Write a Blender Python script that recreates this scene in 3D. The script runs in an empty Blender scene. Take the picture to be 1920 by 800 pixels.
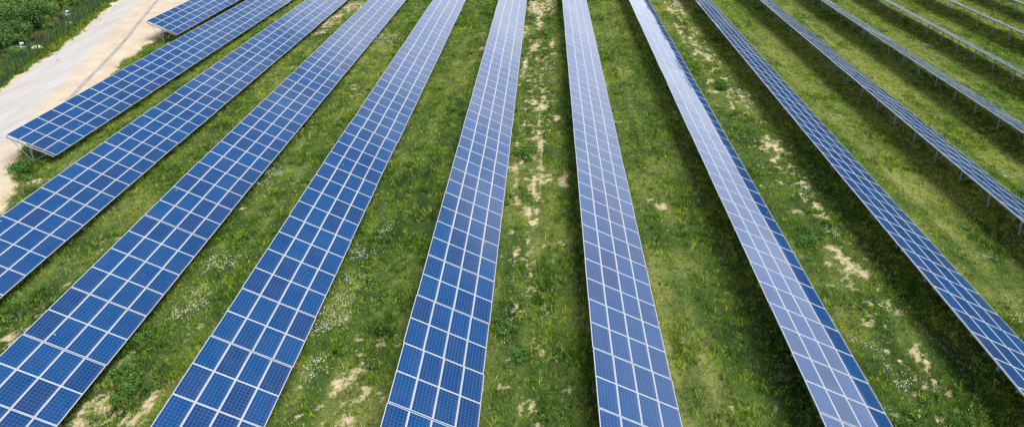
import bpy, math, random
import numpy as np
from mathutils import Matrix, Vector

sc = bpy.context.scene
COL = sc.collection
R = math.radians
random.seed(7)
rng = np.random.default_rng(11)

# ------------------------------------------------------------------ camera
CAM_Z = 25.2
AX_R = Vector((0.99874, 0.04896, 0.01109))
AX_U = Vector((-0.02564, 0.30752, 0.9512))
AX_F = Vector((-0.04316, 0.95028, -0.30839))
cam = bpy.data.cameras.new('camera')
camo = bpy.data.objects.new('camera', cam)
COL.objects.link(camo)
m = Matrix.Identity(4)
for i in range(3):
    m[i][0] = AX_R[i]; m[i][1] = AX_U[i]; m[i][2] = -AX_F[i]
m[2][3] = CAM_Z
camo.matrix_world = m
cam.sensor_width = 36.0
cam.lens = 23.98
cam.shift_y = -0.1656
cam.shift_x = 0.0004
cam.clip_start = 0.5
cam.clip_end = 6000.0
sc.camera = camo

# ------------------------------------------------------------------ light
SUN_EL, SUN_AZ = R(70), R(115)          # azimuth clockwise from +Y (away from the camera)
w = bpy.data.worlds.new('World')
sc.world = w
w.use_nodes = True
nt = w.node_tree
nt.nodes.clear()
N = nt.nodes.new
L = nt.links.new
out = N('ShaderNodeOutputWorld')
bg = N('ShaderNodeBackground')
bg.inputs['Strength'].default_value = 0.085
sky = N('ShaderNodeTexSky')
sky.sky_type = 'NISHITA'
sky.sun_disc = False
sky.sun_elevation = SUN_EL
sky.sun_rotation = SUN_AZ
sky.air_density = 1.0
sky.dust_density = 1.2
tc = N('ShaderNodeTexCoord')
sep = N('ShaderNodeSeparateXYZ')
L(tc.outputs['Generated'], sep.inputs[0])
def wmath(op, a, b=None, clamp=False):
    n = N('ShaderNodeMath'); n.operation = op; n.use_clamp = clamp
    for k, v in enumerate((a, b)):
        if v is None: continue
        if isinstance(v, (int, float)): n.inputs[k].default_value = v
        else: L(v, n.inputs[k])
    return n.outputs[0]
zc = wmath('ADD', wmath('MAXIMUM', sep.outputs[2], 0.0), 0.18)
cx = wmath('DIVIDE', sep.outputs[0], zc)
cy = wmath('DIVIDE', sep.outputs[1], zc)
comb = N('ShaderNodeCombineXYZ')
L(cx, comb.inputs[0]); L(cy, comb.inputs[1])
cn = N('ShaderNodeTexNoise')
cn.inputs['Scale'].default_value = 1.5
cn.inputs['Detail'].default_value = 6.0
cn.inputs['Roughness'].default_value = 0.52
L(comb.outputs[0], cn.inputs['Vector'])
lowb = wmath('SUBTRACT', 1.78, wmath('MULTIPLY', sep.outputs[2], 2.95), clamp=True)   # more cloud towards the horizon
cov = wmath('ADD', wmath('ADD', cn.outputs['Fac'], wmath('MULTIPLY', lowb, 0.50)), wmath('MULTIPLY', wmath('MULTIPLY', sep.outputs[1], -0.30), 1.0, clamp=True))   # and behind the camera
mr = N('ShaderNodeMapRange')
mr.interpolation_type = 'SMOOTHSTEP'
mr.inputs['From Min'].default_value = 0.57
mr.inputs['From Max'].default_value = 0.92
L(cov, mr.inputs['Value'])
cn2 = N('ShaderNodeTexNoise')
cn2.inputs['Scale'].default_value = 2.3
cn2.inputs['Detail'].default_value = 4.0
L(comb.outputs[0], cn2.inputs['Vector'])
cr = N('ShaderNodeValToRGB')
cr.color_ramp.elements[0].position = 0.3
cr.color_ramp.elements[0].color = (9.2, 9.6, 10.8, 1)
cr.color_ramp.elements[1].position = 0.7
cr.color_ramp.elements[1].color = (13.6, 13.8, 14.3, 1)
L(cn2.outputs['Fac'], cr.inputs[0])
mx = N('ShaderNodeMixRGB')
L(mr.outputs[0], mx.inputs['Fac'])
L(sky.outputs[0], mx.inputs['Color1'])
L(cr.outputs[0], mx.inputs['Color2'])
L(mx.outputs[0], bg.inputs['Color'])
L(bg.outputs[0], out.inputs['Surface'])

sun = bpy.data.lights.new('sun', 'SUN')
sun.energy = 3.3
sun.angle = R(30)
sun.color = (1.0, 0.96, 0.88)
suno = bpy.data.objects.new('sun', sun)
COL.objects.link(suno)
sd = Vector((math.sin(SUN_AZ) * math.cos(SUN_EL), math.cos(SUN_AZ) * math.cos(SUN_EL), math.sin(SUN_EL)))
suno.rotation_euler = sd.to_track_quat('Z', 'Y').to_euler()
suno.location = (0, 0, 60)

sc.view_settings.view_transform = 'Standard'
sc.view_settings.look = 'None'
sc.view_settings.gamma = 1.0
sc.view_settings.exposure = 1.0
sc.view_settings.use_curve_mapping = False

# ------------------------------------------------------------------ helpers
def tag(o, label=None, cat=None, group=None, kind=None):
    if label: o['label'] = label
    if cat: o['category'] = cat
    if group: o['group'] = group
    if kind: o['kind'] = kind
    return o

def empty(name, loc):
    o = bpy.data.objects.new(name, None)
    o.empty_display_size = 0.3
    COL.objects.link(o)
    o.location = loc
    return o

class MB:
    """collects polygons and links them as ONE mesh object"""
    def __init__(s):
        s.v = []; s.f = []; s.mi = []; s.uv = []
    def quad(s, pts, mi=0, uv=None):
        b = len(s.v); s.v += [tuple(p) for p in pts]
        s.f.append(tuple(range(b, b + len(pts)))); s.mi.append(mi)
        s.uv += uv if uv else [(0.5, 0.5)] * len(pts)
    def box(s, x0, y0, z0, x1, y1, z1, M=None, mi=0):
        c = [Vector(p) for p in ((x0,y0,z0),(x1,y0,z0),(x1,y1,z0),(x0,y1,z0),(x0,y0,z1),(x1,y0,z1),(x1,y1,z1),(x0,y1,z1))]
        if M: c = [M @ p for p in c]
        for q in ((3,2,1,0),(4,5,6,7),(0,1,5,4),(1,2,6,5),(2,3,7,6),(3,0,4,7)):
            s.quad([c[i] for i in q], mi)
    def bar(s, a, b, wx, wy, mi=0):
        a = Vector(a); b = Vector(b); d = b - a
        M = Matrix.Translation(a) @ d.to_track_quat('Z', 'Y').to_matrix().to_4x4()
        s.box(-wx/2, -wy/2, 0, wx/2, wy/2, d.length, M, mi)
    def prism(s, prof, z0, z1, M=None, mi=0):
        n = len(prof)
        lo = [Vector((p[0], p[1], z0)) for p in prof]; hi = [Vector((p[0], p[1], z1)) for p in prof]
        if M: lo = [M @ p for p in lo]; hi = [M @ p for p in hi]
        for i in range(n):
            j = (i + 1) % n
            s.quad([lo[i], lo[j], hi[j], hi[i]], mi)
        s.quad(hi, mi); s.quad(lo[::-1], mi)
    def tube(s, pts, rad, seg=6, mi=0):
        ring = []
        for i, p in enumerate(pts):
            p = Vector(p)
            d = (Vector(pts[min(i + 1, len(pts) - 1)]) - Vector(pts[max(i - 1, 0)])).normalized()
            q = d.to_track_quat('Z', 'Y'); r = rad[i] if isinstance(rad, (list, tuple)) else rad
            ring.append([p + q @ Vector((r * math.cos(6.2832 * k / seg), r * math.sin(6.2832 * k / seg), 0)) for k in range(seg)])
        for i in range(len(ring) - 1):
            for k in range(seg):
                s.quad([ring[i][k], ring[i][(k + 1) % seg], ring[i + 1][(k + 1) % seg], ring[i + 1][k]], mi)
    def mesh(s, name, mats):
        me = bpy.data.meshes.new(name)
        me.from_pydata(s.v, [], s.f)
        for mt in mats: me.materials.append(mt)
        me.polygons.foreach_set('material_index', s.mi)
        ul = me.uv_layers.new(name='UVMap')
        ul.data.foreach_set('uv', [c for t in s.uv for c in t])
        me.update()
        return me
    def build(s, name, mats, parent=None, loc=None):
        o = bpy.data.objects.new(name, s.mesh(name, mats if isinstance(mats, list) else [mats]))
        COL.objects.link(o)
        if parent: o.parent = parent
        if loc: o.location = loc
        return o

# value noise shared by terrain, plants and soil (world coordinates in metres)
_lat = {}
def vnoise(x, y, scale, seed):
    if seed not in _lat: _lat[seed] = np.random.default_rng(seed).random((256, 256))
    T = _lat[seed]
    u = np.asarray(x, float) / scale; v = np.asarray(y, float) / scale
    iu = np.floor(u).astype(int); iv = np.floor(v).astype(int)
    fu = u - iu; fv = v - iv
    fu = fu * fu * (3 - 2 * fu); fv = fv * fv * (3 - 2 * fv)
    a = T[iu % 256, iv % 256]; b = T[(iu + 1) % 256, iv % 256]
    c = T[iu % 256, (iv + 1) % 256]; d = T[(iu + 1) % 256, (iv + 1) % 256]
    return (a * (1 - fu) + b * fu) * (1 - fv) + (c * (1 - fu) + d * fu) * fv
def fbm(x, y, scale, seed, octs=4, gain=0.55):
    t = 0; a = 1; n = 0
    for k in range(octs):
        t = t + a * vnoise(x + 17.3 * k, y - 9.1 * k, scale / 2 ** k, seed + k); n += a; a *= gain
    return t / n
def sstep(a, b, x):
    t = np.clip((x - a) / (b - a), 0, 1)
    return t * t * (3 - 2 * t)

# ------------------------------------------------------------------ terrain
GX = np.array([-400,-44,-37.1,-28.5,-19.7,-11,-2.1,6.5,15.5,24.5,33.4,42.3,51,59.9,68.7,400.])
GZ = np.array([-25.8,-25.75,-25.5,-25.2,-25.0,-24.9,-25.0,-25.0,-25.0,-24.95,-25.2,-25.25,-25.2,-25.1,-25.0,-25.0]) + CAM_Z
_tx = np.arange(-400, 400.01, 0.5)
_tz = np.interp(_tx, GX, GZ)
_k = np.hanning(15); _k /= _k.sum()
_tz = np.convolve(np.pad(_tz, 7, mode='edge'), _k, mode='valid')
def far_dip(x, y):           # the meadow falls away gently beyond about 42 m
    A = np.interp(x, [-52, -49, -45, -39, -35, -10, -3, 8, 20], [0, .2, .45, .74, .6, .6, .25, 0, -.15])
    return -A * (np.clip(np.asarray(y, float) - 42, 0, 90) / 55) ** 1.0
def tz(x, y):
    return np.interp(x, _tx, _tz) + far_dip(x, y) + (fbm(x, y, 9.0, 40, 3) - 0.5) * 0.16

# road frame: the distance d across the road to the right of the fence side, along its own direction
def road_d(x, y):            # 0 at the right edge of the grey track, negative towards the fence
    return (x - (-47.2 - 0.340 * (y - 60.0))) * 0.95
SR_Y = np.array([10, 38.5, 41.0, 43.2, 45.8, 48.5, 53.8, 69.8, 73.6, 80.0, 90.1, 96.8, 130])
SR_X = np.array([-29, -36.2, -37.5, -38.7, -40.7, -41.8, -42.6, -46.4, -47.1, -48.0, -49.2, -50.2, -59])
SL_Y = np.array([10, 60.4, 65.2, 70.3, 74.1, 79.6, 86.4, 94.9, 130])
SL_X = np.array([-39, -53.5, -54.9, -55.9, -56.7, -58.1, -60.5, -62.8, -72])
def sand_amount(x, y):
    wob = (fbm(x, y, 2.2, 60, 4) - 0.5) * 3.2
    r = sstep(0.7, -0.7, x - np.interp(y, SR_Y, SR_X) + wob)
    l = sstep(-0.5, 0.5, x - np.interp(y, SL_Y, SL_X) + wob * 0.55)
    return r * l

SOIL = [(-1.7, 50.7, 0.22, 1.0), (-1.0, 48.5, 0.67, 0.64), (-1.5, 46.2, 0.48, 1.02), (-1.5, 43.6, 0.23, 1.97), (0.2, 48.8, 0.17, 4.43), (0.3, 45.3, 0.28, 1.24), (-0.2, 44.1, 0.19, 1.75), (-0.5, 40.5, 0.29, 0.68), (-0.2, 39.2, 0.14, 0.97), (-1.6, 37.9, 0.27, 0.18), (2.0, 44.7, 0.31, 0.96), (-0.5, 37.7, 0.14, 0.72), (-1.2, 35.6, 0.26, 0.72), (-1.3, 32.8, 0.12, 0.72), (-1.4, 29.7, 0.11, 0.58), (-1.1, 26.4, 0.1, 0.48), (0.1, 24.3, 0.17, 0.36), (1.7, 25.1, 0.15, 0.19), (1.4, 36.8, 0.23, 0.23), (-1.3, 95.2, 0.77, 3.75), (1.0, 96.0, 0.62, 3.81), (-0.3, 87.0, 0.56, 4.27), (-2.0, 81.9, 0.4, 3.33), (-0.9, 76.6, 0.63, 2.51), (1.3, 77.8, 0.38, 2.14), (1.6, 73.9, 0.49, 1.16), (-1.7, 70.0, 0.29, 2.49), (0.4, 58.4, 0.39, 1.02), (-0.0, 53.7, 0.18, 2.24), (-1.4, 53.6, 0.18, 1.77), (1.6, 56.1, 0.29, 0.71), (-7.5, 27.2, 0.16, 0.43), (-8.5, 27.7, 0.24, 0.15), (-8.3, 25.4, 0.22, 0.65), (-9.0, 24.6, 0.22, 0.5), (-9.5, 23.6, 0.21, 0.26), (-7.9, 24.0, 0.29, 0.24), (-7.5, 24.5, 0.34, 0.43), (-8.1, 22.9, 0.65, 0.39), (-8.5, 23.7, 0.21, 0.23), (-7.0, 23.2, 0.21, 0.28), (-10.2, 23.0, 0.19, 0.22), (-11.6, 25.7, 0.13, 0.17), (-19.4, 23.7, 0.53, 0.42), (-19.5, 23.0, 0.66, 0.46), (-20.1, 24.3, 0.45, 0.19), (-17.2, 23.1, 0.43, 0.58), (-19.5, 24.8, 0.18, 0.13), (-19.6, 22.2, 0.69, 0.27), (-17.3, 22.4, 0.32, 0.27), (-26.1, 29.1, 0.23, 0.21), (-26.5, 28.7, 0.4, 0.2), (-26.5, 27.0, 0.55, 0.3), (-26.4, 27.9, 0.28, 0.19), (19.8, 97.0, 0.85, 2.85), (18.1, 93.4, 0.45, 1.76), (19.7, 93.5, 0.9, 1.17), (19.5, 84.9, 0.48, 1.72), (17.5, 83.6, 0.27, 2.41), (18.6, 74.3, 1.22, 0.96), (18.2, 78.8, 0.32, 2.16), (18.8, 73.0, 0.48, 0.74), (17.9, 65.9, 0.87, 0.62), (18.9, 65.5, 0.43, 1.38), (19.3, 61.7, 0.31, 0.82), (17.8, 57.0, 0.29, 0.48), (16.9, 63.3, 0.42, 0.43), (18.5, 77.2, 0.31, 1.03), (18.8, 51.8, 0.62, 0.5), (19.5, 50.8, 0.52, 0.78), (18.5, 49.1, 0.25, 1.3), (19.5, 46.6, 0.4, 0.84), (19.6, 45.0, 0.31, 1.12), (17.8, 41.6, 0.29, 0.41), (19.3, 41.1, 0.4, 0.54), (19.3, 42.5, 0.3, 0.5), (17.6, 35.8, 0.32, 0.27), (18.4, 36.6, 0.23, 0.28), (18.9, 35.6, 0.41, 0.48), (19.3, 34.8, 0.38, 0.41), (17.9, 34.4, 0.25, 0.2), (19.3, 33.6, 0.3, 0.19), (18.6, 37.4, 0.2, 0.46), (19.7, 31.6, 0.32, 0.22), (19.6, 32.7, 0.18, 0.18), (19.0, 28.7, 0.24, 0.15), (19.2, 28.0, 0.24, 0.11), (19.2, 25.0, 0.24, 0.12), (-27.8, 93.5, 1.08, 2.46), (-27.2, 95.6, 0.95, 1.59), (-28.0, 89.4, 1.04, 1.69), (-28.3, 85.7, 0.72, 1.58), (-28.0, 81.5, 0.55, 0.95), (8.6, 41.8, 0.59, 0.56), (7.7, 42.2, 0.3, 0.36), (47.6, 74.6, 0.6, 0.75), (47.0, 81.3, 0.46, 0.88), (7.6, 28.7, 0.16, 0.15), (-18.6, 62.3, 0.42, 0.58), (-6.9, 76.0, 0.31, 1.01), (-5.5, 53.2, 0.27, 0.43), (-14.8, 46.7, 0.21, 0.44)]
SOIL += [(-38.6, 42.0, 1.3, 1.2), (-37.0, 42.9, .7, .6), (-39.8, 44.0, .5, .4)]
FLOW = [(-10.4, 28.9, 0.5, 0.64), (-10.4, 30.3, 0.57, 0.6), (-10.1, 31.9, 0.54, 0.46), (-10.9, 28.1, 0.38, 0.38), (-10.8, 29.5, 0.73, 0.91), (-10.3, 25.4, 0.5, 0.32), (-10.2, 25.8, 0.35, 0.4), (-10.5, 24.9, 0.25, 0.32), (-9.6, 36.9, 0.47, 0.47), (-9.3, 37.6, 0.27, 0.36), (-10.6, 34.6, 0.57, 0.53), (-19.4, 42.4, 0.61, 0.67), (-19.2, 44.0, 0.55, 0.72), (-20.8, 43.1, 0.31, 0.46), (-18.4, 33.4, 0.76, 0.61), (-18.8, 32.9, 0.31, 0.4), (-18.3, 30.4, 0.41, 0.52), (-18.7, 29.1, 0.23, 0.57), (-18.2, 29.5, 0.57, 0.76), (17.3, 26.4, 0.4, 0.33), (16.9, 26.0, 0.3, 0.39), (17.1, 27.2, 0.21, 0.42), (16.6, 28.7, 0.38, 0.3), (16.6, 29.1, 0.22, 0.39), (18.9, 31.8, 0.23, 0.27), (18.8, 43.5, 0.45, 0.45), (19.3, 59.8, 0.5, 0.65), (19.3, 62.4, 0.62, 0.84), (19.9, 61.7, 0.51, 0.69), (0.9, 68.5, 0.57, 1.35), (19.0, 38.9, 0.28, 0.49), (17.9, 44.9, 0.39, 0.47), (26.1, 32.7, 0.37, 0.38), (25.7, 31.4, 0.24, 0.35), (-1.2, 29.8, 0.14, 0.41), (1.1, 26.6, 0.15, 0.34), (-1.5, 28.2, 0.13, 0.3), (-19.0, 77.8, 1.42, 1.73), (-20.6, 80.4, 0.94, 1.39), (-20.7, 50.2, 0.62, 0.6), (1.4, 29.9, 0.23, 0.25), (12.0, 26.9, 0.13, 0.34), (11.5, 26.2, 0.13, 0.26), (15.4, 24.9, 0.34, 0.3), (15.0, 24.4, 0.24, 0.24), (-29.0, 36.1, 0.35, 0.35), (15.3, 39.9, 0.35, 0.39), (27.4, 36.7, 0.3, 0.28)]
WEED = [(-1.5, 29.1, 0.39, 0.56), (-0.6, 27.2, 0.37, 0.5), (-0.8, 48.5, 0.42, 0.83), (-0.9, 45.2, 0.32, 0.65), (18.0, 64.4, 0.43, 0.89), (17.1, 37.9, 0.4, 0.53), (17.4, 38.8, 0.31, 0.43), (-1.2, 42.9, 0.27, 0.52), (-1.9, 41.8, 0.26, 0.43), (17.0, 37.9, 0.27, 0.47), (-39.0, 44.5, 0.67, 1.02), (-19.7, 27.1, 0.37, 0.52), (-18.2, 23.9, 0.49, 0.61), (-18.2, 22.9, 0.43, 0.46), (-18.5, 22.3, 0.32, 0.27), (-19.1, 25.0, 0.4, 0.52), (-2.1, 54.1, 0.28, 0.55), (36.2, 53.7, 0.46, 0.85), (-9.5, 27.0, 0.37, 0.43), (-7.6, 25.6, 0.3, 0.39), (-7.7, 28.5, 0.33, 0.46)]
def blobs(x, y, B, grow=1.0):
    t = np.zeros_like(x, dtype=float)
    for bx, by, rx, ry in B:
        rx *= grow; ry *= grow
        m_ = (abs(x - bx) < 3 * rx) & (abs(y - by) < 3 * ry)
        if m_.any():
            t[m_] = np.maximum(t[m_], np.exp(-(((x[m_] - bx) / rx) ** 2 + ((y[m_] - by) / ry) ** 2)))
    return t
def soil_amount(x, y):
    b = blobs(x, y, SOIL, 1.45)
    n = fbm(x, y * .6, 0.32, 70, 4, .8)
    s = .85 * sstep(0.22, 1.05, b * 0.80 + (n - 0.5) * 2.2) * sstep(0.03, .25, b)
    # thin scattered bare spots along the worn lanes
    lane = np.exp(-((x + 0.4) / 1.6) ** 2) * (.45 + .6 * sstep(30, 44, y)) + np.exp(-((x - 18.8) / 1.5) ** 2) * 0.95 + np.exp(-((x + 28.4) / 1.3) ** 2) * sstep(60, 85, y) \
        + np.exp(-((x + 19.0) / 1.5) ** 2) * sstep(31, 23, y) + np.exp(-((x + 8.2) / 1.4) ** 2) * sstep(30, 25, y) + 0.25 * np.exp(-((x + 26.8) / 1.5) ** 2) * sstep(35, 29, y)
    n2 = fbm(x, y * 0.6, 0.45, 90, 4, .8)
    s = np.maximum(s, 0.75 * sstep(0.60, 0.86, n2 + 0.18 * lane * (0.4 + 1.2 * vnoise(x, y, 4.0, 95)) - 0.02))
    return np.maximum(s, sand_amount(x, y))
LANES = np.array([-36.6, -28.2, -19.4, -10.6, -1.9, 7.0, 15.9, 24.9, 33.8, 42.6, 51.4, 60.2, 69.0])   # middle of each open lane
def wear(x, y):              # two faint wheel tracks along every lane
    xw = x + (vnoise(x * 0, y, 14.0, 150) - .5) * 1.0
    t = np.zeros_like(x, dtype=float)
    for lx in LANES + 0.9:
        for o_ in (-.85, .85): t = np.maximum(t, np.exp(-((xw - lx - o_) / .28) ** 2))
    return t * (.35 + .65 * vnoise(x, y * .3, 3.0, 151))
def tone(x, y):              # 0 dark lush, 1 light yellowish
    t = 0.40 * fbm(x, y * .45, 6.0, 120, 4) + 0.38 * fbm(x, y * .6, 1.5, 130, 3) + .22 * fbm(x, y * .12, .9, 140, 2)
    t = t + 0.08 * sstep(19, 24, x) + 0.05 * sstep(4, 8, x) * sstep(12, 9, x) - 0.02 * sstep(5, -6, x)
    return np.clip((t - 0.5) * 2.1 + 0.56, 0, 1) * .88 + .14 * wear(x, y)

# ------------------------------------------------------------------ materials
def mat(name):
    M = bpy.data.materials.new(name); M.use_nodes = True
    nt = M.node_tree; nt.nodes.clear()
    o = nt.nodes.new('ShaderNodeOutputMaterial'); p = nt.nodes.new('ShaderNodeBsdfPrincipled')
    nt.links.new(p.outputs[0], o.inputs[0])
    return M, nt, p, o
def nd(nt, t, **kw):
    n = nt.nodes.new(t)
    for k, v in kw.items():
        if k in n.inputs.keys() if hasattr(n.inputs, 'keys') else False: n.inputs[k].default_value = v
        else: setattr(n, k, v)
    return n
def mth(nt, op, a, b=None, c=None, clamp=False):
    n = nt.nodes.new('ShaderNodeMath'); n.operation = op; n.use_clamp = clamp
    for k, v in enumerate((a, b, c)):
        if v is None: continue
        if isinstance(v, (int, float)): n.inputs[k].default_value = v
        else: nt.links.new(v, n.inputs[k])
    return n.outputs[0]
def mix(nt, fac, a, b):
    n = nt.nodes.new('ShaderNodeMixRGB')
    for k, v in zip(('Fac', 'Color1', 'Color2'), (fac, a, b)):
        if isinstance(v, (int, float)): n.inputs[k].default_value = v
        elif isinstance(v, tuple): n.inputs[k].default_value = (*v, 1)
        else: nt.links.new(v, n.inputs[k])
    return n.outputs[0]
def noise(nt, vec, scale, detail=3, rough=0.55, out='Fac'):
    n = nt.nodes.new('ShaderNodeTexNoise')
    n.inputs['Scale'].default_value = scale; n.inputs['Detail'].default_value = detail; n.inputs['Roughness'].default_value = rough
    if vec is not None: nt.links.new(vec, n.inputs['Vector'])
    return n.outputs[out]
def ramp(nt, fac, stops):
    n = nt.nodes.new('ShaderNodeValToRGB')
    e = n.color_ramp.elements
    while len(e) < len(stops): e.new(0.5)
    for k, (p, c) in enumerate(stops):
        e[k].position = p; e[k].color = (*c, 1)
    nt.links.new(fac, n.inputs[0])
    return n.outputs[0]
def simple(name, col, rough=0.5, metal=0.0, var=0.12, scale=3.0):
    M, nt, p, o = mat(name)
    g = nt.nodes.new('ShaderNodeNewGeometry')
    n = noise(nt, g.outputs['Position'], scale, 4)
    c = ramp(nt, n, [(0.3, tuple(v * (1 - var) for v in col)), (0.7, tuple(min(1, v * (1 + var)) for v in col))])
    nt.links.new(c, p.inputs['Base Color'])
    p.inputs['Roughness'].default_value = rough; p.inputs['Metallic'].default_value = metal
    return M

# photovoltaic glass: 6 x 10 polycrystalline cells, thin grid lines, bus bars
M_CELL, nt, p, o = mat('photovoltaic_cells')   # with dust and a dirt line at each lower edge
uv = nt.nodes.new('ShaderNodeUVMap'); uv.uv_map = 'UVMap'
sp = nt.nodes.new('ShaderNodeSeparateXYZ'); nt.links.new(uv.outputs[0], sp.inputs[0])
oi = nt.nodes.new('ShaderNodeObjectInfo')
at = nt.nodes.new('ShaderNodeAttribute'); at.attribute_name = 'tint'
rnd = mth(nt, 'FRACT', mth(nt, 'ADD', oi.outputs['Random'], at.outputs['Fac']))
def line(u, n_, wd):
    f = mth(nt, 'FRACT', mth(nt, 'ADD', mth(nt, 'MULTIPLY', u, n_), 0.5))
    d = mth(nt, 'ABSOLUTE', mth(nt, 'SUBTRACT', f, 0.5))
    mrn = nt.nodes.new('ShaderNodeMapRange')
    mrn.inputs['From Min'].default_value = wd; mrn.inputs['From Max'].default_value = wd * 0.55
    nt.links.new(d, mrn.inputs['Value'])
    return mrn.outputs[0]
cellx = line(sp.outputs[0], 6.0, 0.042)
celly = line(sp.outputs[1], 10.0, 0.034)
bus = mth(nt, 'MULTIPLY', line(mth(nt, 'ADD', sp.outputs[0], 1 / 36), 18.0, 0.05), 0.30)
fl = nt.nodes.new('ShaderNodeVectorMath'); fl.operation = 'MULTIPLY'; fl.inputs[1].default_value = (6, 10, 1)
nt.links.new(uv.outputs[0], fl.inputs[0])
fl2 = nt.nodes.new('ShaderNodeVectorMath'); fl2.operation = 'FLOOR'; nt.links.new(fl.outputs[0], fl2.inputs[0])
off = nt.nodes.new('ShaderNodeCombineXYZ'); nt.links.new(mth(nt, 'MULTIPLY', rnd, 313.7), off.inputs[2])
ad = nt.nodes.new('ShaderNodeVectorMath'); ad.operation = 'ADD'; nt.links.new(fl2.outputs[0], ad.inputs[0]); nt.links.new(off.outputs[0], ad.inputs[1])
wn = nt.nodes.new('ShaderNodeTexWhiteNoise'); wn.noise_dimensions = '3D'; nt.links.new(ad.outputs[0], wn.inputs['Vector'])
base = ramp(nt, rnd, [(0.0, (0.0001, 0.028, 0.098)), (0.35, (0.0001, 0.033, 0.116)), (0.6, (0.0003, 0.025, 0.090)), (0.9, (0.0030, 0.020, 0.074)), (1.0, (0.0001, 0.037, 0.125))])
cellc = mix(nt, mth(nt, 'MULTIPLY', wn.outputs['Value'], 0.45), base, (0.010, 0.017, 0.078))
cellc = mix(nt, bus, cellc, (0.03, 0.11, 0.26))
cellc = mix(nt, mth(nt, 'MULTIPLY', mth(nt, 'MAXIMUM', cellx, celly), 0.55), cellc, (0.06, 0.19, 0.38))
# dust: faint, large and soft
g = nt.nodes.new('ShaderNodeNewGeometry')
dust = noise(nt, g.outputs['Position'], 0.9, 5, 0.6)
dd = mth(nt, 'MULTIPLY', mth(nt, 'SUBTRACT', dust, 0.35, clamp=True), 0.06)
low = nt.nodes.new('ShaderNodeMapRange'); low.interpolation_type = 'SMOOTHSTEP'
low.inputs['From Min'].default_value = 0.86; low.inputs['From Max'].default_value = 1.0
nt.links.new(sp.outputs[0], low.inputs['Value'])
dd = mth(nt, 'ADD', dd, mth(nt, 'MULTIPLY', low.outputs[0], mth(nt, 'MULTIPLY', noise(nt, g.outputs['Position'], 3.0, 3), 0.22)))
cellc = mix(nt, dd, cellc, (0.36, 0.35, 0.33))
vo = nt.nodes.new('ShaderNodeTexVoronoi'); vo.inputs['Scale'].default_value = 0.8
nt.links.new(g.outputs['Position'], vo.inputs['Vector'])
cellc = mix(nt, mth(nt, 'MULTIPLY', mth(nt, 'LESS_THAN', vo.outputs['Distance'], 0.030), 0.55), cellc, (0.55, 0.55, 0.52))
nt.links.new(cellc, p.inputs['Base Color'])
nt.links.new(mth(nt, 'ADD', 0.02, mth(nt, 'MULTIPLY', dust, 0.05)), p.inputs['Roughness'])
p.inputs['IOR'].default_value = 1.38

M_ALU = simple('panel_frame_aluminium', (0.37, 0.40, 0.44), 0.5, 0.15, 0.06, 5)
M_BACK = simple('panel_backsheet', (0.34, 0.35, 0.37), 0.6, 0, 0.05, 4)
M_STEEL = simple('galvanised_steel', (0.23, 0.27, 0.30), 0.5, 0.35, 0.18, 6)
M_FENCE = simple('green_coated_steel', (0.012, 0.055, 0.035), 0.5, 0.1, 0.2, 5)
M_WHITE = simple('white_housing', (0.55, 0.57, 0.58), 0.45, 0, 0.05, 9)
M_DARKGLASS = simple('lens_glass', (0.02, 0.02, 0.025), 0.12, 0, 0.05, 9)
M_CONC = simple('gutter_concrete', (0.20, 0.195, 0.185), 0.85, 0, 0.25, 1.2)
M_BARK = simple('bark', (0.10, 0.075, 0.05), 0.9, 0, 0.3, 14)
M_ROCK = simple('pale_rock', (0.52, 0.47, 0.40), 0.9, 0, 0.2, 5)

# ground
M_GROUND, nt, p, o = mat('meadow_ground')
g = nt.nodes.new('ShaderNodeNewGeometry')
P = g.outputs['Position']
a = nt.nodes.new('ShaderNodeAttribute'); a.attribute_name = 'soil'
b = nt.nodes.new('ShaderNodeAttribute'); b.attribute_name = 'tone'
n1 = noise(nt, P, 6.0, 6, 0.75)
n2 = noise(nt, P, 0.8, 4)
n3 = noise(nt, P, 22.0, 3, 0.6)
gr = ramp(nt, mth(nt, 'ADD', mth(nt, 'MULTIPLY', b.outputs['Fac'], 0.6), mth(nt, 'MULTIPLY', n1, 0.4)),
          [(0.25, (0.010, 0.022, 0.005)), (0.5, (0.034, 0.062, 0.012)), (0.8, (0.150, 0.160, 0.050))])
so = ramp(nt, mth(nt, 'ADD', mth(nt, 'MULTIPLY', n1, 0.5), mth(nt, 'MULTIPLY', n2, 0.5)),
          [(0.3, (0.22, 0.17, 0.10)), (0.5, (0.40, 0.32, 0.215)), (0.75, (0.54, 0.45, 0.33))])
so = mix(nt, mth(nt, 'MULTIPLY', n3, 0.45), so, (0.25, 0.20, 0.13))
sf = nt.nodes.new('ShaderNodeMapRange'); sf.interpolation_type = 'SMOOTHSTEP'
sf.inputs['From Min'].default_value = 0.28; sf.inputs['From Max'].default_value = 0.80
nt.links.new(mth(nt, 'ADD', a.outputs['Fac'], mth(nt, 'MULTIPLY', mth(nt, 'SUBTRACT', n1, 0.5), 2.0)), sf.inputs['Value'])
edge = mth(nt, 'MULTIPLY', mth(nt, 'MULTIPLY', sf.outputs[0], mth(nt, 'SUBTRACT', 1.0, sf.outputs[0])), 3.2, clamp=True)
nt.links.new(mix(nt, edge, mix(nt, sf.outputs[0], gr, so), (0.26, 0.235, 0.115)), p.inputs['Base Color'])
p.inputs['Roughness'].default_value = 0.95
p.inputs['Specular IOR Level'].default_value = 0.15
bm = nt.nodes.new('ShaderNodeBump'); bm.inputs['Strength'].default_value = 0.7; bm.inputs['Distance'].default_value = 0.06
nt.links.new(n1, bm.inputs['Height']); nt.links.new(bm.outputs[0], p.inputs['Normal'])

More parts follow.
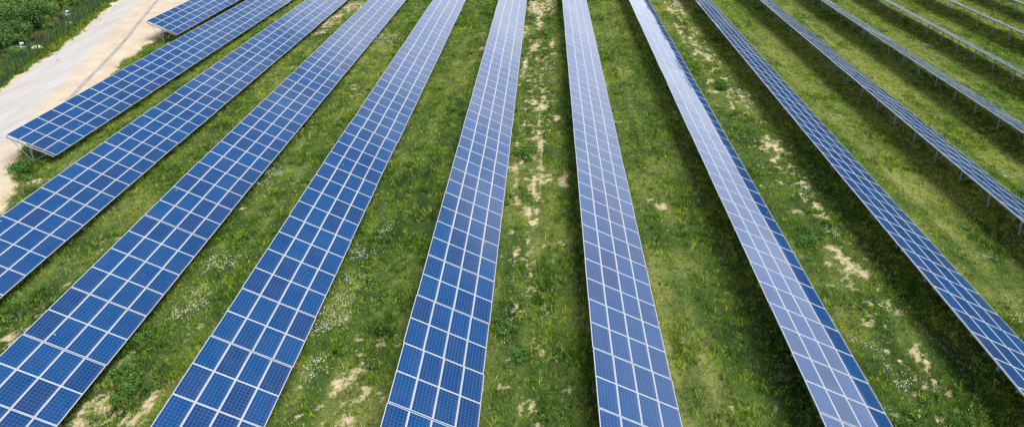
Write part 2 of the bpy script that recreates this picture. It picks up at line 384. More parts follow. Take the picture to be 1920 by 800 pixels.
# sandy road with a grey gravel track worn along it
M_ROAD, nt, p, o = mat('sandy_road')
g = nt.nodes.new('ShaderNodeNewGeometry'); P = g.outputs['Position']
tk = nt.nodes.new('ShaderNodeAttribute'); tk.attribute_name = 'track'
mp = nt.nodes.new('ShaderNodeMapping'); mp.inputs['Rotation'].default_value = (0, 0, R(-18.2)); mp.inputs['Scale'].default_value = (1, 0.12, 1)
nt.links.new(P, mp.inputs['Vector'])
st = noise(nt, mp.outputs[0], 1.3, 5, 0.6)
n1 = noise(nt, P, 0.55, 5, 0.6); n2 = noise(nt, P, 9.0, 4, 0.65)
sand = ramp(nt, mth(nt, 'ADD', mth(nt, 'MULTIPLY', n1, 0.55), mth(nt, 'MULTIPLY', n2, 0.45)),
            [(0.3, (0.25, 0.205, 0.150)), (0.52, (0.345, 0.290, 0.220)), (0.75, (0.41, 0.355, 0.28))])
grav = ramp(nt, mth(nt, 'ADD', mth(nt, 'MULTIPLY', st, 0.6), mth(nt, 'MULTIPLY', n2, 0.4)),
            [(0.3, (0.23, 0.225, 0.22)), (0.7, (0.345, 0.335, 0.325))])
tf = mth(nt, 'ADD', tk.outputs['Fac'], mth(nt, 'MULTIPLY', mth(nt, 'SUBTRACT', st, 0.5), 1.1), clamp=True)
nt.links.new(mix(nt, tf, sand, grav), p.inputs['Base Color'])
p.inputs['Roughness'].default_value = 0.95; p.inputs['Specular IOR Level'].default_value = 0.1
bm = nt.nodes.new('ShaderNodeBump'); bm.inputs['Strength'].default_value = 0.5; bm.inputs['Distance'].default_value = 0.04
nt.links.new(n2, bm.inputs['Height']); nt.links.new(bm.outputs[0], p.inputs['Normal'])

def leafmat(name, attr='col', trans=0.35):
    M, nt, p, o = mat(name)
    a = nt.nodes.new('ShaderNodeAttribute'); a.attribute_name = attr
    nt.links.new(a.outputs['Color'], p.inputs['Base Color'])
    p.inputs['Roughness'].default_value = 0.6; p.inputs['Specular IOR Level'].default_value = 0.25
    tr = nt.nodes.new('ShaderNodeBsdfTranslucent'); nt.links.new(a.outputs['Color'], tr.inputs['Color'])
    ms = nt.nodes.new('ShaderNodeMixShader'); ms.inputs[0].default_value = trans
    nt.links.new(p.outputs[0], ms.inputs[1]); nt.links.new(tr.outputs[0], ms.inputs[2]); nt.links.new(ms.outputs[0], o.inputs[0])
    return M
M_GRASS = leafmat('grass_blades')
M_LEAF = leafmat('shrub_leaves')
M_PETAL = leafmat('flower_petals', trans=0.2)

def np_mesh(name, verts, faces_n, material, attrs=None):
    """verts (k,3); faces are consecutive runs of faces_n vertices"""
    me = bpy.data.meshes.new(name)
    nv = len(verts); nf = nv // faces_n
    me.vertices.add(nv); me.loops.add(nv); me.polygons.add(nf)
    me.vertices.foreach_set('co', np.ascontiguousarray(verts, dtype=np.float32).ravel())
    me.loops.foreach_set('vertex_index', np.arange(nv, dtype=np.int32))
    me.polygons.foreach_set('loop_start', np.arange(0, nv, faces_n, dtype=np.int32))
    me.update(calc_edges=True)
    me.materials.append(material)
    for k, v in (attrs or {}).items():
        c = me.attributes.new(k, 'FLOAT_COLOR', 'POINT')
        rgba = np.ones((nv, 4), dtype=np.float32); rgba[:, :3] = v
        c.data.foreach_set('color', rgba.ravel())
    return me

# ------------------------------------------------------------------ ground: one sheet to the horizon
def axis(a, b, step, far, n):
    mid = np.arange(a, b + 1e-6, step)
    g1 = np.geomspace(step * 2, far, n)
    return np.concatenate([(a - g1)[::-1], mid, b + g1])
xs = axis(-92, 76, 0.25, 2600, 26); ys = axis(14, 112, 0.25, 2600, 26)
XX, YY = np.meshgrid(xs, ys, indexing='ij')
ZZ = tz(XX, YY)
nx, ny = XX.shape
co = np.stack([XX, YY, ZZ], -1).reshape(-1, 3)
idx = np.arange(nx * ny).reshape(nx, ny)
F = np.stack([idx[:-1, :-1], idx[1:, :-1], idx[1:, 1:], idx[:-1, 1:]], -1).reshape(-1, 4)
me = bpy.data.meshes.new('ground')
me.vertices.add(len(co)); me.loops.add(F.size); me.polygons.add(len(F))
me.vertices.foreach_set('co', co.astype(np.float32).ravel())
me.loops.foreach_set('vertex_index', F.astype(np.int32).ravel())
me.polygons.foreach_set('loop_start', np.arange(0, F.size, 4, dtype=np.int32))
me.update(calc_edges=True)
me.polygons.foreach_set('use_smooth', np.ones(len(F), dtype=bool))
fx, fy = XX.ravel(), YY.ravel()
for nm, val in (('soil', soil_amount(fx, fy)), ('tone', tone(fx, fy))):
    at_ = me.attributes.new(nm, 'FLOAT', 'POINT'); at_.data.foreach_set('value', val.astype(np.float32))
me.materials.append(M_GROUND)
go = bpy.data.objects.new('ground', me); COL.objects.link(go); tag(go, kind='structure')

# ------------------------------------------------------------------ road
yr = np.arange(16, 128, 0.5); K = 40
vs = []; tr_ = []
for y in yr:
    xl = np.interp(y, SL_Y, SL_X) + 0.45 + (fbm(np.array([3.0]), np.array([y]), 2.0, 200, 3)[0] - .5) * 1.0
    xr = np.interp(y, SR_Y, SR_X) - 0.55 + (fbm(np.array([8.0]), np.array([y]), 2.0, 210, 3)[0] - .5) * 1.4
    xx = np.linspace(xl, xr, K + 1); yy = np.full(K + 1, y)
    d = road_d(xx, yy)
    tr_.append(sstep(-6.2, -4.9, d) * sstep(0.2, -1.2, d) * (0.80 + 0.3 * np.maximum(np.exp(-((d + 1.9) / .5) ** 2), np.exp(-((d + 4.0) / .5) ** 2))))
    vs.append(np.stack([xx, yy, tz(xx, yy) + 0.012], -1))
vs = np.array(vs).reshape(-1, 3); ids = np.arange(len(yr) * (K + 1)).reshape(len(yr), K + 1)
F = np.stack([ids[:-1, :-1], ids[:-1, 1:], ids[1:, 1:], ids[1:, :-1]], -1).reshape(-1, 4)
me = bpy.data.meshes.new('road'); me.from_pydata(vs.tolist(), [], F.tolist()); me.materials.append(M_ROAD)
at_ = me.attributes.new('track', 'FLOAT', 'POINT'); at_.data.foreach_set('value', np.array(tr_).ravel().astype(np.float32))
me.polygons.foreach_set('use_smooth', np.ones(len(F), dtype=bool))
ro = bpy.data.objects.new('road', me); COL.objects.link(ro); tag(ro, kind='structure')

# concrete gutter beside the road: two low lips and a sunken floor
gp = [(-38.2, 35.0), (-41.9, 47.0), (-45.2, 58.4), (-46.6, 63.0), (-48.8, 70.5), (-51.2, 78.4), (-54.2, 87.0), (-57.3, 96.1), (-63.5, 117.0)]
gm = MB()
gy = np.arange(52.5, 117, 1.0); gxs = np.interp(gy, [q[1] for q in gp], [q[0] for q in gp])
prof = [(-0.20, 0.0), (-0.20, 0.05), (-0.12, 0.05), (-0.10, 0.02), (0.10, 0.02), (0.12, 0.05), (0.20, 0.05), (0.20, 0.0)]
gv = []; gf = []
for i in range(len(gy)):
    za = float(tz(gxs[i], gy[i]))
    gv += [(gxs[i] + u, gy[i], za + h) for (u, h) in prof]
for i in range(len(gy) - 1):
    for k in range(7):
        gf.append((i * 8 + k, i * 8 + k + 1, (i + 1) * 8 + k + 1, (i + 1) * 8 + k))
gme = bpy.data.meshes.new('gutter'); gme.from_pydata(gv, [], gf); gme.materials.append(M_CONC)
gob = bpy.data.objects.new('gutter', gme); COL.objects.link(gob)
tag(gob, 'long narrow grey concrete drain channel along the sandy edge of the road', 'gutter')

# ------------------------------------------------------------------ solar rows
PC = 1.01                      # pitch down the slope
PL, PG = 1.6651, 0.0253        # pitch along the row, extra gap after every second panel
PAIR = 2 * PL + PG
MW, ML = 0.992, 1.650          # panel size
def in_view(x, y, z, pad=0.0):
    v = Vector((x, y, z - CAM_Z)); d = v.dot(AX_F)
    if d < 1: return None
    px = 959.4 + 1278.9 * v.dot(AX_R) / d; py = 82 - 1278.9 * v.dot(AX_U) / d
    return d if (-pad < px < 1920 + pad and -pad < py < 800 + pad) else None

def panel_parts():
    g = MB()
    x, y = MW / 2 - .012, ML / 2 - .012
    g.quad([(-x, -y, -.004), (x, -y, -.004), (x, y, -.004), (-x, y, -.004)], 0, [(0, 0), (1, 0), (1, 1), (0, 1)])
    g.quad([(-x, y, -.012), (x, y, -.012), (x, -y, -.012), (-x, -y, -.012)], 1)
    f = MB(); X, Y, t = MW / 2, ML / 2, 0.027
    f.box(-X, -Y, -.040, X, -Y + t, 0); f.box(-X, Y - t, -.040, X, Y, 0)
    f.box(-X, -Y + t, -.040, -X + t, Y - t, -.0005); f.box(X - t, -Y + t, -.040, X, Y - t, -.0005)
    return g, f
gP, fP = panel_parts()
ME_PANEL = gP.mesh('solar_panel', [M_CELL, M_BACK])
ME_FRAME = fP.mesh('panel_frame', [M_ALU])

def cprof(a, b, t):            # open C section
    return [(-a/2, -b/2), (a/2, -b/2), (a/2, -b/2 + t), (-a/2 + t, -b/2 + t), (-a/2 + t, b/2 - t), (a/2, b/2 - t), (a/2, b/2), (-a/2, b/2)]

#        X      Zhigh   Yref     y0   y1    tilt
ROWS = [(-47.82, -23.10, 77.200, 77.2, 122, 23.7, 'short blue panel row at the top left, open end beside the road gutter'),
        (-40.95, -23.20, 45.810, 45.8, 122, 23.7, 'blue panel row with steel post showing at its open end above weeds by the road'),
        (-32.31, -22.92, 37.840, 12.0, 122, 23.7, 'bright blue panel row cut by the left picture edge, beside the open ended row'),
        (-23.58, -22.69, 28.080, 12.0, 122, 23.7, 'wide row of blue panels running into the bottom left corner'),
        (-14.83, -22.53, 28.330, 12.0, 122, 23.7, 'blue panel row reaching the bottom edge left of centre, dark gap near its lower end'),
        (-5.93, -22.69, 28.600, 12.0, 122, 23.7, 'central blue panel row with worn sandy wheel tracks in the grass on its right'),
        (2.71, -22.66, 28.800, 12.0, 122, 23.7, 'pale blue panel row between the sandy wheel tracks and the smooth green lane'),
        (11.69, -22.64, 29.060, 12.0, 122, 23.7, 'row of pale reflecting panels whose right-hand strip of panels is dark navy'),
        (20.70, -22.66, 30.950, 12.0, 122, 24.5, 'navy row of narrow diamond shaped panels right of the lane with many sandy patches'),
        (29.62, -22.70, 43.300, 12.0, 122, 24.0, 'dark foreshortened row on visible posts, meeting the right picture edge about halfway up'),
        (38.45, -22.93, 46.650, 12.0, 122, 22.4, 'thin grey green row on posts, meeting the right edge a quarter way down'),
        (47.25, -22.86, 45.200, 12.0, 122, 22.0, 'very thin row seen edge on, third from the top right corner'),
        (56.05, -22.74, 46.500, 12.0, 122, 20.0, 'thin edge on row with dark underside, second from the top right corner'),
        (64.85, -22.60, 45.900, 12.0, 122, 18.0, 'short thin end piece of a row on posts in the top right corner')]
stuff_me_count = 0
for ri, (X0, ZH, YR, y0, y1, tilt, label) in enumerate(ROWS):
    zh = ZH + CAM_Z
    th = R(tilt); ct, st = math.cos(th), math.sin(th)
    k0 = math.ceil((y0 - YR) / PAIR - 1e-3) if y0 < YR - 1 else 0
    k1 = int((y1 - YR) / PAIR)
    ya = YR + k0 * PAIR
    xm = X0 + 2 * PC * ct
    root = empty('solar_panel_row', (xm, ya, float(tz(xm, ya))))
    tag(root, label, 'solar panel row', 'parallel rows of solar panels across the meadow')
    base_off = Vector(root.location)
    T0 = Matrix.Translation(Vector((X0, 0, zh)) - Vector((base_off.x, base_off.y, base_off.z))) 
    RY = Matrix.Rotation(th, 4, 'Y')
    tables = []
    for k in range(k0, k1):
        tables.append((k, rng.normal(0, 0.011), rng.normal(0, 0.009), rng.normal(0, 0.0022)))
    items = []
    for k, jx, jz, jr in tables:
        for h in range(2):
            for c in range(4):
                yc = YR + k * PAIR + (h + .5) * PL + PG * 0.5
                zo = float(far_dip(xm, yc)); sl = float(far_dip(xm, yc + .5)) - float(far_dip(xm, yc - .5))
                M = T0 @ Matrix.Translation((jx, yc, jz + zo)) @ Matrix.Rotation(math.atan(sl), 4, 'X') @ RY @ Matrix.Translation(((c + .5) * PC, 0, 0)) \
                    @ Matrix.Rotation(jr + rng.normal(0, .0022), 4, 'X') @ Matrix.Rotation(rng.normal(0, .0022), 4, 'Y')
                wp = M.translation + base_off
                d = in_view(wp.x, wp.y, wp.z, 30)
                items.append((d if d else 1e6 + abs(yc), M, rng.random()))
    items.sort(key=lambda t: t[0])
    n_ind = min(100, sum(1 for t in items if t[0] < 1e6))
    for d, M, rr in items[:n_ind]:
        a_ = bpy.data.objects.new('solar_panel', ME_PANEL); COL.objects.link(a_); a_.parent = root; a_.matrix_local = M
        b_ = bpy.data.objects.new('panel_frame', ME_FRAME); COL.objects.link(b_); b_.parent = a_
    rest = items[n_ind:]
    if rest:                   # panels beyond the hundred nearest: one part
        pv = np.array([v for v in gP.v]); fv = np.array([v for v in fP.v])
        allv = []; alluv = []; allmi = []; tint = []
        uvs = gP.uv + fP.uv; mis = gP.mi + [2] * len(fP.f)
        src = np.vstack([pv, fv])
        for d, M, rr in rest:
            A = np.array(M)
            allv.append(src @ A[:3, :3].T + A[:3, 3]); alluv.append(uvs); allmi.append(mis); tint.append(np.full(len(src), rr))
        allv = np.vstack(allv)
        me = np_mesh('solar_panels_far', allv, 4, M_CELL)
        me.materials.append(M_BACK); me.materials.append(M_ALU)
        me.polygons.foreach_set('material_index', np.array(allmi, dtype=np.int32).ravel())
        ul = me.uv_layers.new(name='UVMap'); ul.data.foreach_set('uv', np.array(alluv, dtype=np.float32).ravel())
        q = me.attributes.new('tint', 'FLOAT', 'POINT'); q.data.foreach_set('value', np.concatenate(tint).astype(np.float32))
        o_ = bpy.data.objects.new('solar_panel', me); COL.objects.link(o_); o_.parent = root; o_['kind'] = 'stuff'
    # purlins: five long rails under the panels
    ye = YR + k1 * PAIR
    for c in (0.12, 1.0, 2.0, 3.0, 3.88):
        mb = MB(); st_ = [ya - .06] + [YR + k * PAIR for k in range(k0 + 1, k1)] + [ye + .06]
        pf = [(-.0225, -.035), (.0225, -.035), (.0225, .035), (-.0225, .035)]
        rings = []
        for yy_ in st_:
            Mq = T0 @ Matrix.Translation((0, yy_, float(far_dip(xm, yy_)))) @ RY @ Matrix.Translation((c * PC, 0, -0.078))
            rings.append([Mq @ Vector((q[0], 0, q[1])) for q in pf])
        for ra, rb in zip(rings[:-1], rings[1:]):
            for q in range(4): mb.quad([ra[q], rb[q], rb[(q + 1) % 4], ra[(q + 1) % 4]])
        mb.quad(rings[0]); mb.quad(rings[-1][::-1])
        mb.build('purlin', M_STEEL, root)
    # a steel post, sloping beam and two braces at every joint of two tables
    beam = MB(); beam.prism(cprof(0.06, 0.11, 0.008), 0.10, 3.94, Matrix.Rotation(math.pi / 2, 4, 'Y') @ Matrix.Rotation(math.pi / 2, 4, 'Z'))
    ME_BEAM = beam.mesh('beam', [M_STEEL])
    zb = -0.172
    for k in range(k0, k1 + 1):
        yp = YR + k * PAIR + (0.02 if k > k0 else -0.06) - (0.06 if k == k1 else 0)
        if k == k1: yp += 0.12
        o_ = bpy.data.objects.new('beam', ME_BEAM); COL.objects.link(o_); o_.parent = root
        zo = float(far_dip(xm, yp))
        o_.matrix_local = T0 @ Matrix.Translation((0, yp, zo)) @ RY @ Matrix.Translation((0, 0, zb))
        pt = lambda c, dz: Vector((X0 + c * ct + (zb + dz) * st, yp, zh + zo - c * st + (zb + dz) * ct)) - base_off
        top = pt(2.03, -0.03)
        gz = float(tz(top.x + base_off.x, yp)) - base_off.z
        mb = MB()
        mb.prism(cprof(0.07, 0.13, 0.009), gz - 0.3, top.z, Matrix.Translation((top.x, top.y + 0.05, 0)))
        mb.build('post', M_STEEL, root)
        foot = Vector((top.x, top.y - 0.04, gz + 0.22))
        for c in (0.62, 3.35):
            mb = MB(); e_ = pt(c, -0.04); e_.y -= 0.04
            mb.bar(foot, e_, 0.035, 0.035)
            mb.build('brace', M_STEEL, root)

# ------------------------------------------------------------------ fence
def fence_x(y): return -54.2 - 0.295 * (y - 61.5)
fy0, fy1, fs = 52.4, 110.0, 1.82
fr = empty('wire_fence', (fence_x(fy0), fy0, float(tz(fence_x(fy0), fy0))))
tag(fr, 'dark green wire mesh fence with angled post tops between the road and the thicket', 'fence')
bo = Vector(fr.location); fposts = []
y = fy0
while y <= fy1:
    x = fence_x(y); fposts.append((x, y, float(tz(x, y)))); y += fs
for (x, y, z) in fposts:
    mb = MB(); mb.box(-.05, -.05, -.3, .05, .05, 2.05)
    o_ = mb.build('fence_post', M_FENCE, fr, Vector((x, y, z)) - bo)
    mb = MB(); mb.bar((0, 0, 2.03), (-.42, -.12, 2.42), .05, .05); mb.build('post_arm', M_FENCE, o_)
for (p0, p1) in zip(fposts[:-1], fposts[1:]):
    a0 = Vector(p0) - bo; a1 = Vector(p1) - bo; mb = MB()
    for h in (0.08, 0.4, 0.75, 1.1, 1.45, 1.75, 1.98):
        mb.bar(a0 + Vector((0, 0, h)), a1 + Vector((0, 0, h)), .012, .012)
    for t in np.linspace(0.03, 0.97, 17):
        q = a0.lerp(a1, float(t)); mb.bar(q + Vector((0, 0, .05)), q + Vector((0, 0, 2.0)), .007, .007)
    for s_ in (0.35, 0.7, 1.0):
        off_ = Vector((-.42 * s_, -.12 * s_, 2.03 + .39 * s_)); mb.bar(a0 + off_, a1 + off_, .006, .006)
    mb.build('wire_panel', M_FENCE, fr)

def cam_unit(i, label):
    x, y, z = fposts[i]
    r_ = empty('security_camera', (x, y, z + 1.95)); tag(r_, label, 'camera', 'white cameras on the fence posts')
    mb = MB(); mb.box(-.03, -.03, .1, .03, .03, .75); mb.box(-.5, -.02, .30, .5, .02, .34); mb.build('bracket', M_WHITE, r_)
    mb = MB(); mb.box(-.02, -.08, .60, .32, .08, .74); mb.box(-.04, -.10, .745, .35, .10, .76); mb.build('housing', M_WHITE, r_)
    mb = MB(); mb.box(.3205, -.05, .63, .33, .05, .71); mb.build('lens', M_DARKGLASS, r_)
near = lambda yy: min(range(len(fposts)), key=lambda i: abs(fposts[i][1] - yy))
cam_unit(near(66.6), 'white camera with crossbar on the fence post nearest the left picture edge')
cam_unit(near(79.8), 'white camera with crossbar on a fence post further up, by the tallest dark shrubs')

# ------------------------------------------------------------------ plants (all numpy, one mesh per object)
GREENS = np.array([(0.042, 0.105, 0.010), (0.088, 0.190, 0.014), (0.195, 0.310, 0.020), (0.285, 0.375, 0.030), (0.355, 0.395, 0.050), (0.38, 0.36, 0.11)])
def green(t):
    t = np.clip(t, 0, 0.999) * (len(GREENS) - 1); i = t.astype(int); f = (t - i)[:, None]
    return GREENS[i] * (1 - f) + GREENS[np.minimum(i + 1, len(GREENS) - 1)] * f

def scatter(dens_near, dens_far):
    """random ground points inside what the camera can see, plus a margin"""
    P_ = []
    for ya_, yb_ in zip(np.arange(17, 113, 6), np.arange(23, 119, 6)):
        dn = np.interp((ya_ + yb_) / 2, [20, 40, 110], [dens_near, (dens_near + dens_far) / 2, dens_far])
        xl, xr = -0.86 * yb_ - 9, 0.74 * yb_ + 8
        xl = max(xl, -96)
        n_ = int((xr - xl) * (yb_ - ya_) * dn)
        P_.append(np.stack([rng.uniform(xl, xr, n_), rng.uniform(ya_, yb_, n_)], -1))
    return np.vstack(P_)

def blades(px, py, hgt, spread, width, cols, nb, lean=0.5, dz=0.0):
    n_ = len(px); k = n_ * nb
    X = np.repeat(px, nb) + rng.normal(0, 1, k) * np.repeat(spread, nb)
    Y = np.repeat(py, nb) + rng.normal(0, 1, k) * np.repeat(spread, nb)
    Z = tz(X, Y) + dz
    H = np.repeat(hgt, nb) * rng.uniform(.55, 1.2, k); W = np.repeat(width, nb) * rng.uniform(.7, 1.3, k)
    an = rng.uniform(0, 6.283, k); ln = rng.uniform(0.1, 1, k) * lean * H; la = rng.uniform(0, 6.283, k)
    dx, dy = np.cos(an) * W / 2, np.sin(an) * W / 2
    v = np.empty((k, 3, 3))
    v[:, 0] = np.stack([X - dx, Y - dy, Z - .02], -1); v[:, 1] = np.stack([X + dx, Y + dy, Z - .02], -1)
    v[:, 2] = np.stack([X + np.cos(la) * ln, Y + np.sin(la) * ln, Z + H], -1)
    C = np.repeat(cols * (rng.uniform(.45, 1.15, (n_, 1)) ** 1.2 * 1.25), nb, axis=0) * rng.uniform(.7, 1.3, (k, 1))
    return v.reshape(-1, 3), np.repeat(C, 3, axis=0)

def bush_leaves(n, r, h, size, col, colvar=0.3, seed=0, lobes=7):
    """leaf faces through a lobed crown volume"""
    g_ = np.random.default_rng(seed)
    lc = np.stack([g_.normal(0, .42, lobes) * r, g_.normal(0, .42, lobes) * r, g_.uniform(.35, .85, lobes) * h], -1)
    lr = g_.uniform(.22, .50, lobes) * r
    w_ = g_.integers(0, lobes, n)
    d = g_.normal(0, 1, (n, 3)); d /= np.linalg.norm(d, axis=1)[:, None]
    rad = lr[w_] * g_.uniform(0, 1, n) ** 0.33
    c = lc[w_] + d * rad[:, None] * np.array([1, 1, min(1.0, h / r * .8)])
    c[:, 2] = np.maximum(c[:, 2], 0.05)
    t1 = g_.normal(0, 1, (n, 3)); t1 /= np.linalg.norm(t1, axis=1)[:, None]
    nrm = d * .8 + np.array([0, 0, .6]) + g_.normal(0, .5, (n, 3)); t2 = np.cross(nrm, t1); t2 /= np.linalg.norm(t2, axis=1)[:, None]; t1 = np.cross(t2, nrm); t1 /= np.linalg.norm(t1, axis=1)[:, None]
    s = size * g_.uniform(.6, 1.3, n)[:, None]
    v = np.stack([c - t1 * s * .5, c + t2 * s * .35, c + t1 * s * .5, c - t2 * s * .35], 1)
    lv = g_.uniform(.8, 1.25, lobes)[w_]
    C = np.array(col)[None] * (lv * g_.uniform(1 - colvar, 1 + colvar, n))[:, None]
    return v.reshape(-1, 3), np.repeat(C, 4, axis=0)

# meadow grass and herbs: uncountable, one object
pts = scatter(64, 22)
x, y = pts[:, 0], pts[:, 1]
so = soil_amount(x, y); tn = tone(x, y)
tall = fbm(x, y, 2.6, 300, 4) + 0.9 * blobs(x, y, WEED, 1.3)
rd = road_d(x, y)
thin = np.clip(so * 1.0, 0, .88)
thin = np.where(sand_amount(x, y) > .5, 1.0 - .006 * (vnoise(x, y, 1.5, 66) > .7) , thin)
keep = rng.random(len(x)) > thin
x, y, tn, tall, so = x[keep], y[keep], tn[keep], tall[keep], so[keep]
far = np.interp(y, [20, 100], [1.0, 1.7])
lush = sstep(.56, .74, tall) * .8
hum = fbm(x, y, .45, 330, 3, .8)          # hummocks
rough = sstep(30, 8, x) * .75 + .25
hg = (1 - .5 * wear(x, y)) * (0.07 + 0.08 * rng.random(len(x)) + 0.24 * lush + rough * 0.26 * sstep(.5, .75, hum)) * np.interp(so, [0, .6], [1, .6])
leftside = sstep(6, 2, x)
fine = rng.normal(0, .13, len(x)) + (fbm(x, y, .36, 340, 3, .8) - .5) * 1.5
tcol = np.clip(.10 + .64 * tn - .26 * lush + fine, 0, 1)
cols = green(tcol)
greyg = (sstep(.5, .7, fbm(x, y, 1.3, 350, 3, .6)) * rough * .55)[:, None]
cols = cols * (1 - greyg) + np.array([[.13, .19, .075]]) * greyg
dry = rng.random(len(x)) < (.02 + .06 * tn)
dry |= (rng.random(len(x)) < np.clip(so * .9, 0, .7)) | (rng.random(len(x)) < .16 * wear(x, y))
cols[dry] = np.array((.33, .29, .14)) * rng.uniform(.7, 1.2, (dry.sum(), 1))
v1, c1 = blades(x, y, hg, .055 * far, .040 * far, cols, 5, .9)
gm_ = np_mesh('grass', v1, 3, M_GRASS, {'col': c1})
go_ = bpy.data.objects.new('grass', gm_); COL.objects.link(go_); tag(go_, 'patchy green meadow grass between and under the solar rows', 'grass', kind='stuff')

# broad leafed herbs in the taller patches
pts = scatter(9, 4); x, y = pts[:, 0], pts[:, 1]
tall = fbm(x, y, 2.6, 300, 4) + 0.9 * blobs(x, y, WEED, 1.2)
keep = (rng.random(len(x)) < sstep(.50, .66, tall) * (1 - np.clip(soil_amount(x, y) * 1.4, 0, 1))) & (x < 24) & ((x < 4) | (x > 13) | (rng.random(len(x)) < .2))
x, y = x[keep], y[keep]; n_ = len(x)
nb = 9
hx = np.repeat(x, nb) + rng.normal(0, .10, n_ * nb); hy = np.repeat(y, nb) + rng.normal(0, .10, n_ * nb)
hh = tz(hx, hy) + rng.uniform(.06, .42, n_ * nb)
a_ = rng.uniform(0, 6.283, n_ * nb); s_ = rng.uniform(.025, .055, n_ * nb) * np.interp(hy, [20, 100], [1, 1.6]); tl = rng.normal(0, .5, (n_ * nb, 2))
t1 = np.stack([np.cos(a_), np.sin(a_), tl[:, 0]], -1) * s_[:, None]; t2 = np.stack([-np.sin(a_), np.cos(a_), tl[:, 1]], -1) * s_[:, None] * .6
c = np.stack([hx, hy, hh], -1)
v2 = np.stack([c - t1, c + t2, c + t1, c - t2], 1).reshape(-1, 3)
cc = np.repeat(green(np.clip(rng.normal(.16, .12, n_), 0, 1)), nb, axis=0) * rng.uniform(.65, 1.15, (n_ * nb, 1))
hm = np_mesh('herbs', v2, 4, M_LEAF, {'col': np.repeat(cc, 4, axis=0)})
ho = bpy.data.objects.new('herbs', hm); COL.objects.link(ho); tag(ho, 'leafy dark green herbs in the rougher lanes between the rows', 'herbs', kind='stuff')

# wild flowers: white drifts, single daisies, a few yellow heads
pts = scatter(30, 12); x, y = pts[:, 0], pts[:, 1]
b_ = blobs(x, y, FLOW, 1.25) * (.4 + 1.2 * vnoise(x, y, .35, 410)); so = soil_amount(x, y)
pk = rng.random(len(x)) < np.clip(b_ * 1.1, 0, 1) * .75 + .012 * (fbm(x, y, 5, 420, 3) > .5) * (so < .3) + .0016 * (so < .3)
x, y = x[pk], y[pk]; nb = 5; n_ = len(x)
inb = blobs(x, y, FLOW, 1.3) > .25
sp_ = np.where(inb, .10, .0)
hx = np.repeat(x, nb) + rng.normal(0, 1, n_ * nb) * np.repeat(sp_, nb); hy = np.repeat(y, nb) + rng.normal(0, 1, n_ * nb) * np.repeat(sp_, nb)
keepf = np.repeat(inb, nb) | (np.tile(np.arange(nb), n_) == 0)
hx, hy = hx[keepf], hy[keepf]; k_ = len(hx)
hz = tz(hx, hy) + rng.uniform(.22, .42, k_)
s_ = rng.uniform(.010, .024, k_) * np.interp(hy, [20, 100], [1, 2.0]); a_ = rng.uniform(0, 6.283, k_)
ring = [np.stack([hx + np.cos(a_ + q * 1.0472) * s_, hy + np.sin(a_ + q * 1.0472) * s_, hz + rng.normal(0, .006, k_)], -1) for q in range(6)]
v3 = np.stack(ring, 1).reshape(-1, 3)
fc = np.where(rng.random((k_, 1)) < .88, np.array([[.58, .60, .52]]), np.array([[.62, .50, .06]])) * rng.uniform(.7, 1.0, (k_, 1))
fm = np_mesh('flowers', v3, 6, M_PETAL, {'col': np.repeat(fc, 6, axis=0)})
fo = bpy.data.objects.new('flowers', fm); COL.objects.link(fo); tag(fo, 'small white and a few yellow wild flowers in drifts on the grass', 'flowers', kind='stuff')

# single bushy weeds that stand out
wl = {0: 'round dark green weed bush close to the right edge of the central panel row',
      1: 'small round weed bush on the sandy wheel track, just below the larger round bush',
      2: 'bushy weed between two bare sandy patches, high in the lane of wheel tracks',
      10: 'low spreading weed bush in front of the open end of the row by the road',
      11: 'uppermost weed clump of the dark strip in the bottom left lane',
      12: 'big dark green weed clump with bare sand on both sides, near the bottom left corner',
      15: 'weed clump above the biggest one in the lane near the bottom left corner',
      5: 'leafy weed bush in the lane left of the navy row, below its sandy patches',
      4: 'small green weed bush beside bare spots high in the lane left of the navy row'}
for i, lab in wl.items():
    bx, by, rx, ry = WEED[i]
    r_ = max(rx, ry) * 1.05
    e_ = empty('weed_bush', (bx, by, float(tz(bx, by)) - .02)); tag(e_, lab, 'weed', 'bushy weeds in the lanes')
    v_, c_ = bush_leaves(900 if r_ < .6 else 1500, r_ * 1.1, r_ * .8, .085 if by < 40 else .12, (.060, .150, .022), .5, 500 + i, 14)
    o_ = bpy.data.objects.new('foliage', np_mesh('weed_foliage', v_, 4, M_LEAF, {'col': c_})); COL.objects.link(o_); o_.parent = e_
    mb = MB()
    for q in range(5):
        an = q * 1.26; mb.tube([(0, 0, -.05), (math.cos(an) * r_ * .3, math.sin(an) * r_ * .3, r_ * .4), (math.cos(an) * r_ * .45, math.sin(an) * r_ * .45, r_ * .7)], [.012, .008, .004], 4)
    mb.build('stem', M_BARK, e_)

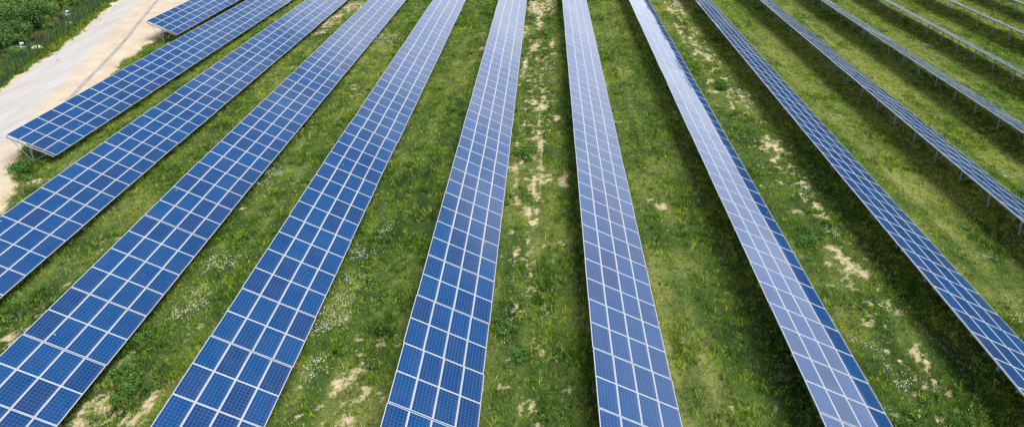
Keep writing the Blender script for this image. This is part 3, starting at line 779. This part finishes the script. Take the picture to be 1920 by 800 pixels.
# thicket beyond the fence: every shrub its own crown and trunk
KINDS = [('dark', (.058, .125, .024), 'dark green dense shrub in the thicket behind the wire fence'),
         ('mid', (.105, .195, .032), 'mid green bushy shrub in the thicket behind the wire fence'),
         ('yellow', (.135, .190, .032), 'light yellowish green shrub in the thicket behind the wire fence'),
         ('brown', (.110, .085, .035), 'low olive brown shrub among the greener ones behind the wire fence')]
protos = {}
for ki, (kn, col, lab) in enumerate(KINDS):
    for var in range(3):
        v_, c_ = bush_leaves(8200, 2.0, 2.6, .20, col, .55, 700 + ki * 10 + var, 20)
        me = np_mesh('shrub_crown', v_, 4, M_LEAF, {'col': c_})
        mb = MB()
        g_ = random.Random(ki * 7 + var)
        mb.tube([(0, 0, -.2), (.05, .02, .5), (.02, -.04, 1.0)], [.10, .08, .05], 7)
        for q in range(6):
            an = q * 1.05 + g_.random(); rr = g_.uniform(.5, 1.0)
            mb.tube([(0.04, 0, .45), (math.cos(an) * rr * .5, math.sin(an) * rr * .5, 1.0), (math.cos(an) * rr, math.sin(an) * rr, 1.6)], [.05, .035, .012], 5)
        protos[(ki, var)] = (me, mb.mesh('shrub_trunk', [M_BARK]))
cells = []
for yy in np.arange(60, 124, 2.7):
    fxx = fence_x(yy)
    for j, xo in enumerate(np.arange(-2.9, -31, -2.9)):
        xx = fxx + xo + rng.normal(0, .6); y2 = yy + rng.normal(0, .7)
        if xx < -0.86 * y2 - 7 or y2 > 112: continue
        cells.append((xx, y2, j))
for (xx, y2, j) in cells:
    g2 = vnoise(np.array([xx]), np.array([y2]), 5.0, 900)[0]
    if j == 0: ki = 2 if g2 > .55 else (3 if rng.random() < .3 else 1); s = rng.uniform(.38, .60)
    else:
        ki = int(rng.choice([0, 1, 2, 3], p=[.40, .34, .18, .08])); s = rng.uniform(.75, 1.25) * (1.0 if ki < 2 else .8)
    me, tk_ = protos[(ki, int(rng.integers(0, 3)))]
    e_ = empty('shrub', (xx, y2, float(tz(xx, y2)) - .05)); e_.rotation_euler = (0, 0, rng.uniform(0, 6.28)); e_.scale = (s, s, s * rng.uniform(.85, 1.25))
    tag(e_, KINDS[ki][2], 'shrub', 'shrubs of the thicket behind the fence: ' + KINDS[ki][0])
    o_ = bpy.data.objects.new('crown', me); COL.objects.link(o_); o_.parent = e_
    o_ = bpy.data.objects.new('trunk', tk_); COL.objects.link(o_); o_.parent = e_

# tall rough grass along the fence foot and over the road verge
n_ = 20000
yy = rng.uniform(56, 112, n_); xo = rng.normal(-1.8, 1.6, n_); xx = fence_x(yy) + xo
ok = (xx < np.interp(yy, SL_Y, SL_X) + rng.normal(-.25, .4, n_) + (fbm(xx, yy, 1.5, 77, 3) - .5) * 2.5)
xx, yy = xx[ok], yy[ok]
v_, c_ = blades(xx, yy, rng.uniform(.2, .65, len(xx)), np.full(len(xx), .10), np.full(len(xx), .055), green(np.clip(rng.normal(.34, .28, len(xx)), 0, 1)) * .8, 5, .7)
o_ = bpy.data.objects.new('tall_grass', np_mesh('tall_grass', v_, 3, M_GRASS, {'col': c_})); COL.objects.link(o_)
tag(o_, 'rough tall grass at the foot of the wire fence beside the road', 'grass', kind='stuff')

# pale rocks by the fence
for (rx_, ry_, rs, lab) in [(-58.6, 72.6, .75, 'flat pale rock just behind the fence near the lower white camera'),
                            (-61.6, 82.5, .6, 'pale rock behind the fence beside the further camera'),
                            (-61.9, 92.6, .55, 'pale rock at the road edge at the very top of the picture')]:
    mb = MB(); g_ = random.Random(int(rs * 100)); seg, rg = 9, 5
    P_ = [[Vector((math.cos(a * 6.2832 / seg) * math.sin(b * math.pi / rg), math.sin(a * 6.2832 / seg) * math.sin(b * math.pi / rg) * .7, math.cos(b * math.pi / rg) * .45)) * rs * g_.uniform(.85, 1.15) for a in range(seg)] for b in range(rg + 1)]
    P_[0] = [P_[0][0]] * seg; P_[-1] = [P_[-1][0]] * seg
    for b in range(rg):
        for a in range(seg):
            if b == 0: mb.quad([P_[0][0], P_[1][a], P_[1][(a + 1) % seg]])
            elif b == rg - 1: mb.quad([P_[b][a], P_[-1][0], P_[b][(a + 1) % seg]])
            else: mb.quad([P_[b][a], P_[b + 1][a], P_[b + 1][(a + 1) % seg], P_[b][(a + 1) % seg]])
    tag(mb.build('rock', M_ROCK, None, Vector((rx_, ry_, float(tz(rx_, ry_)) + rs * .2))), lab, 'rock')
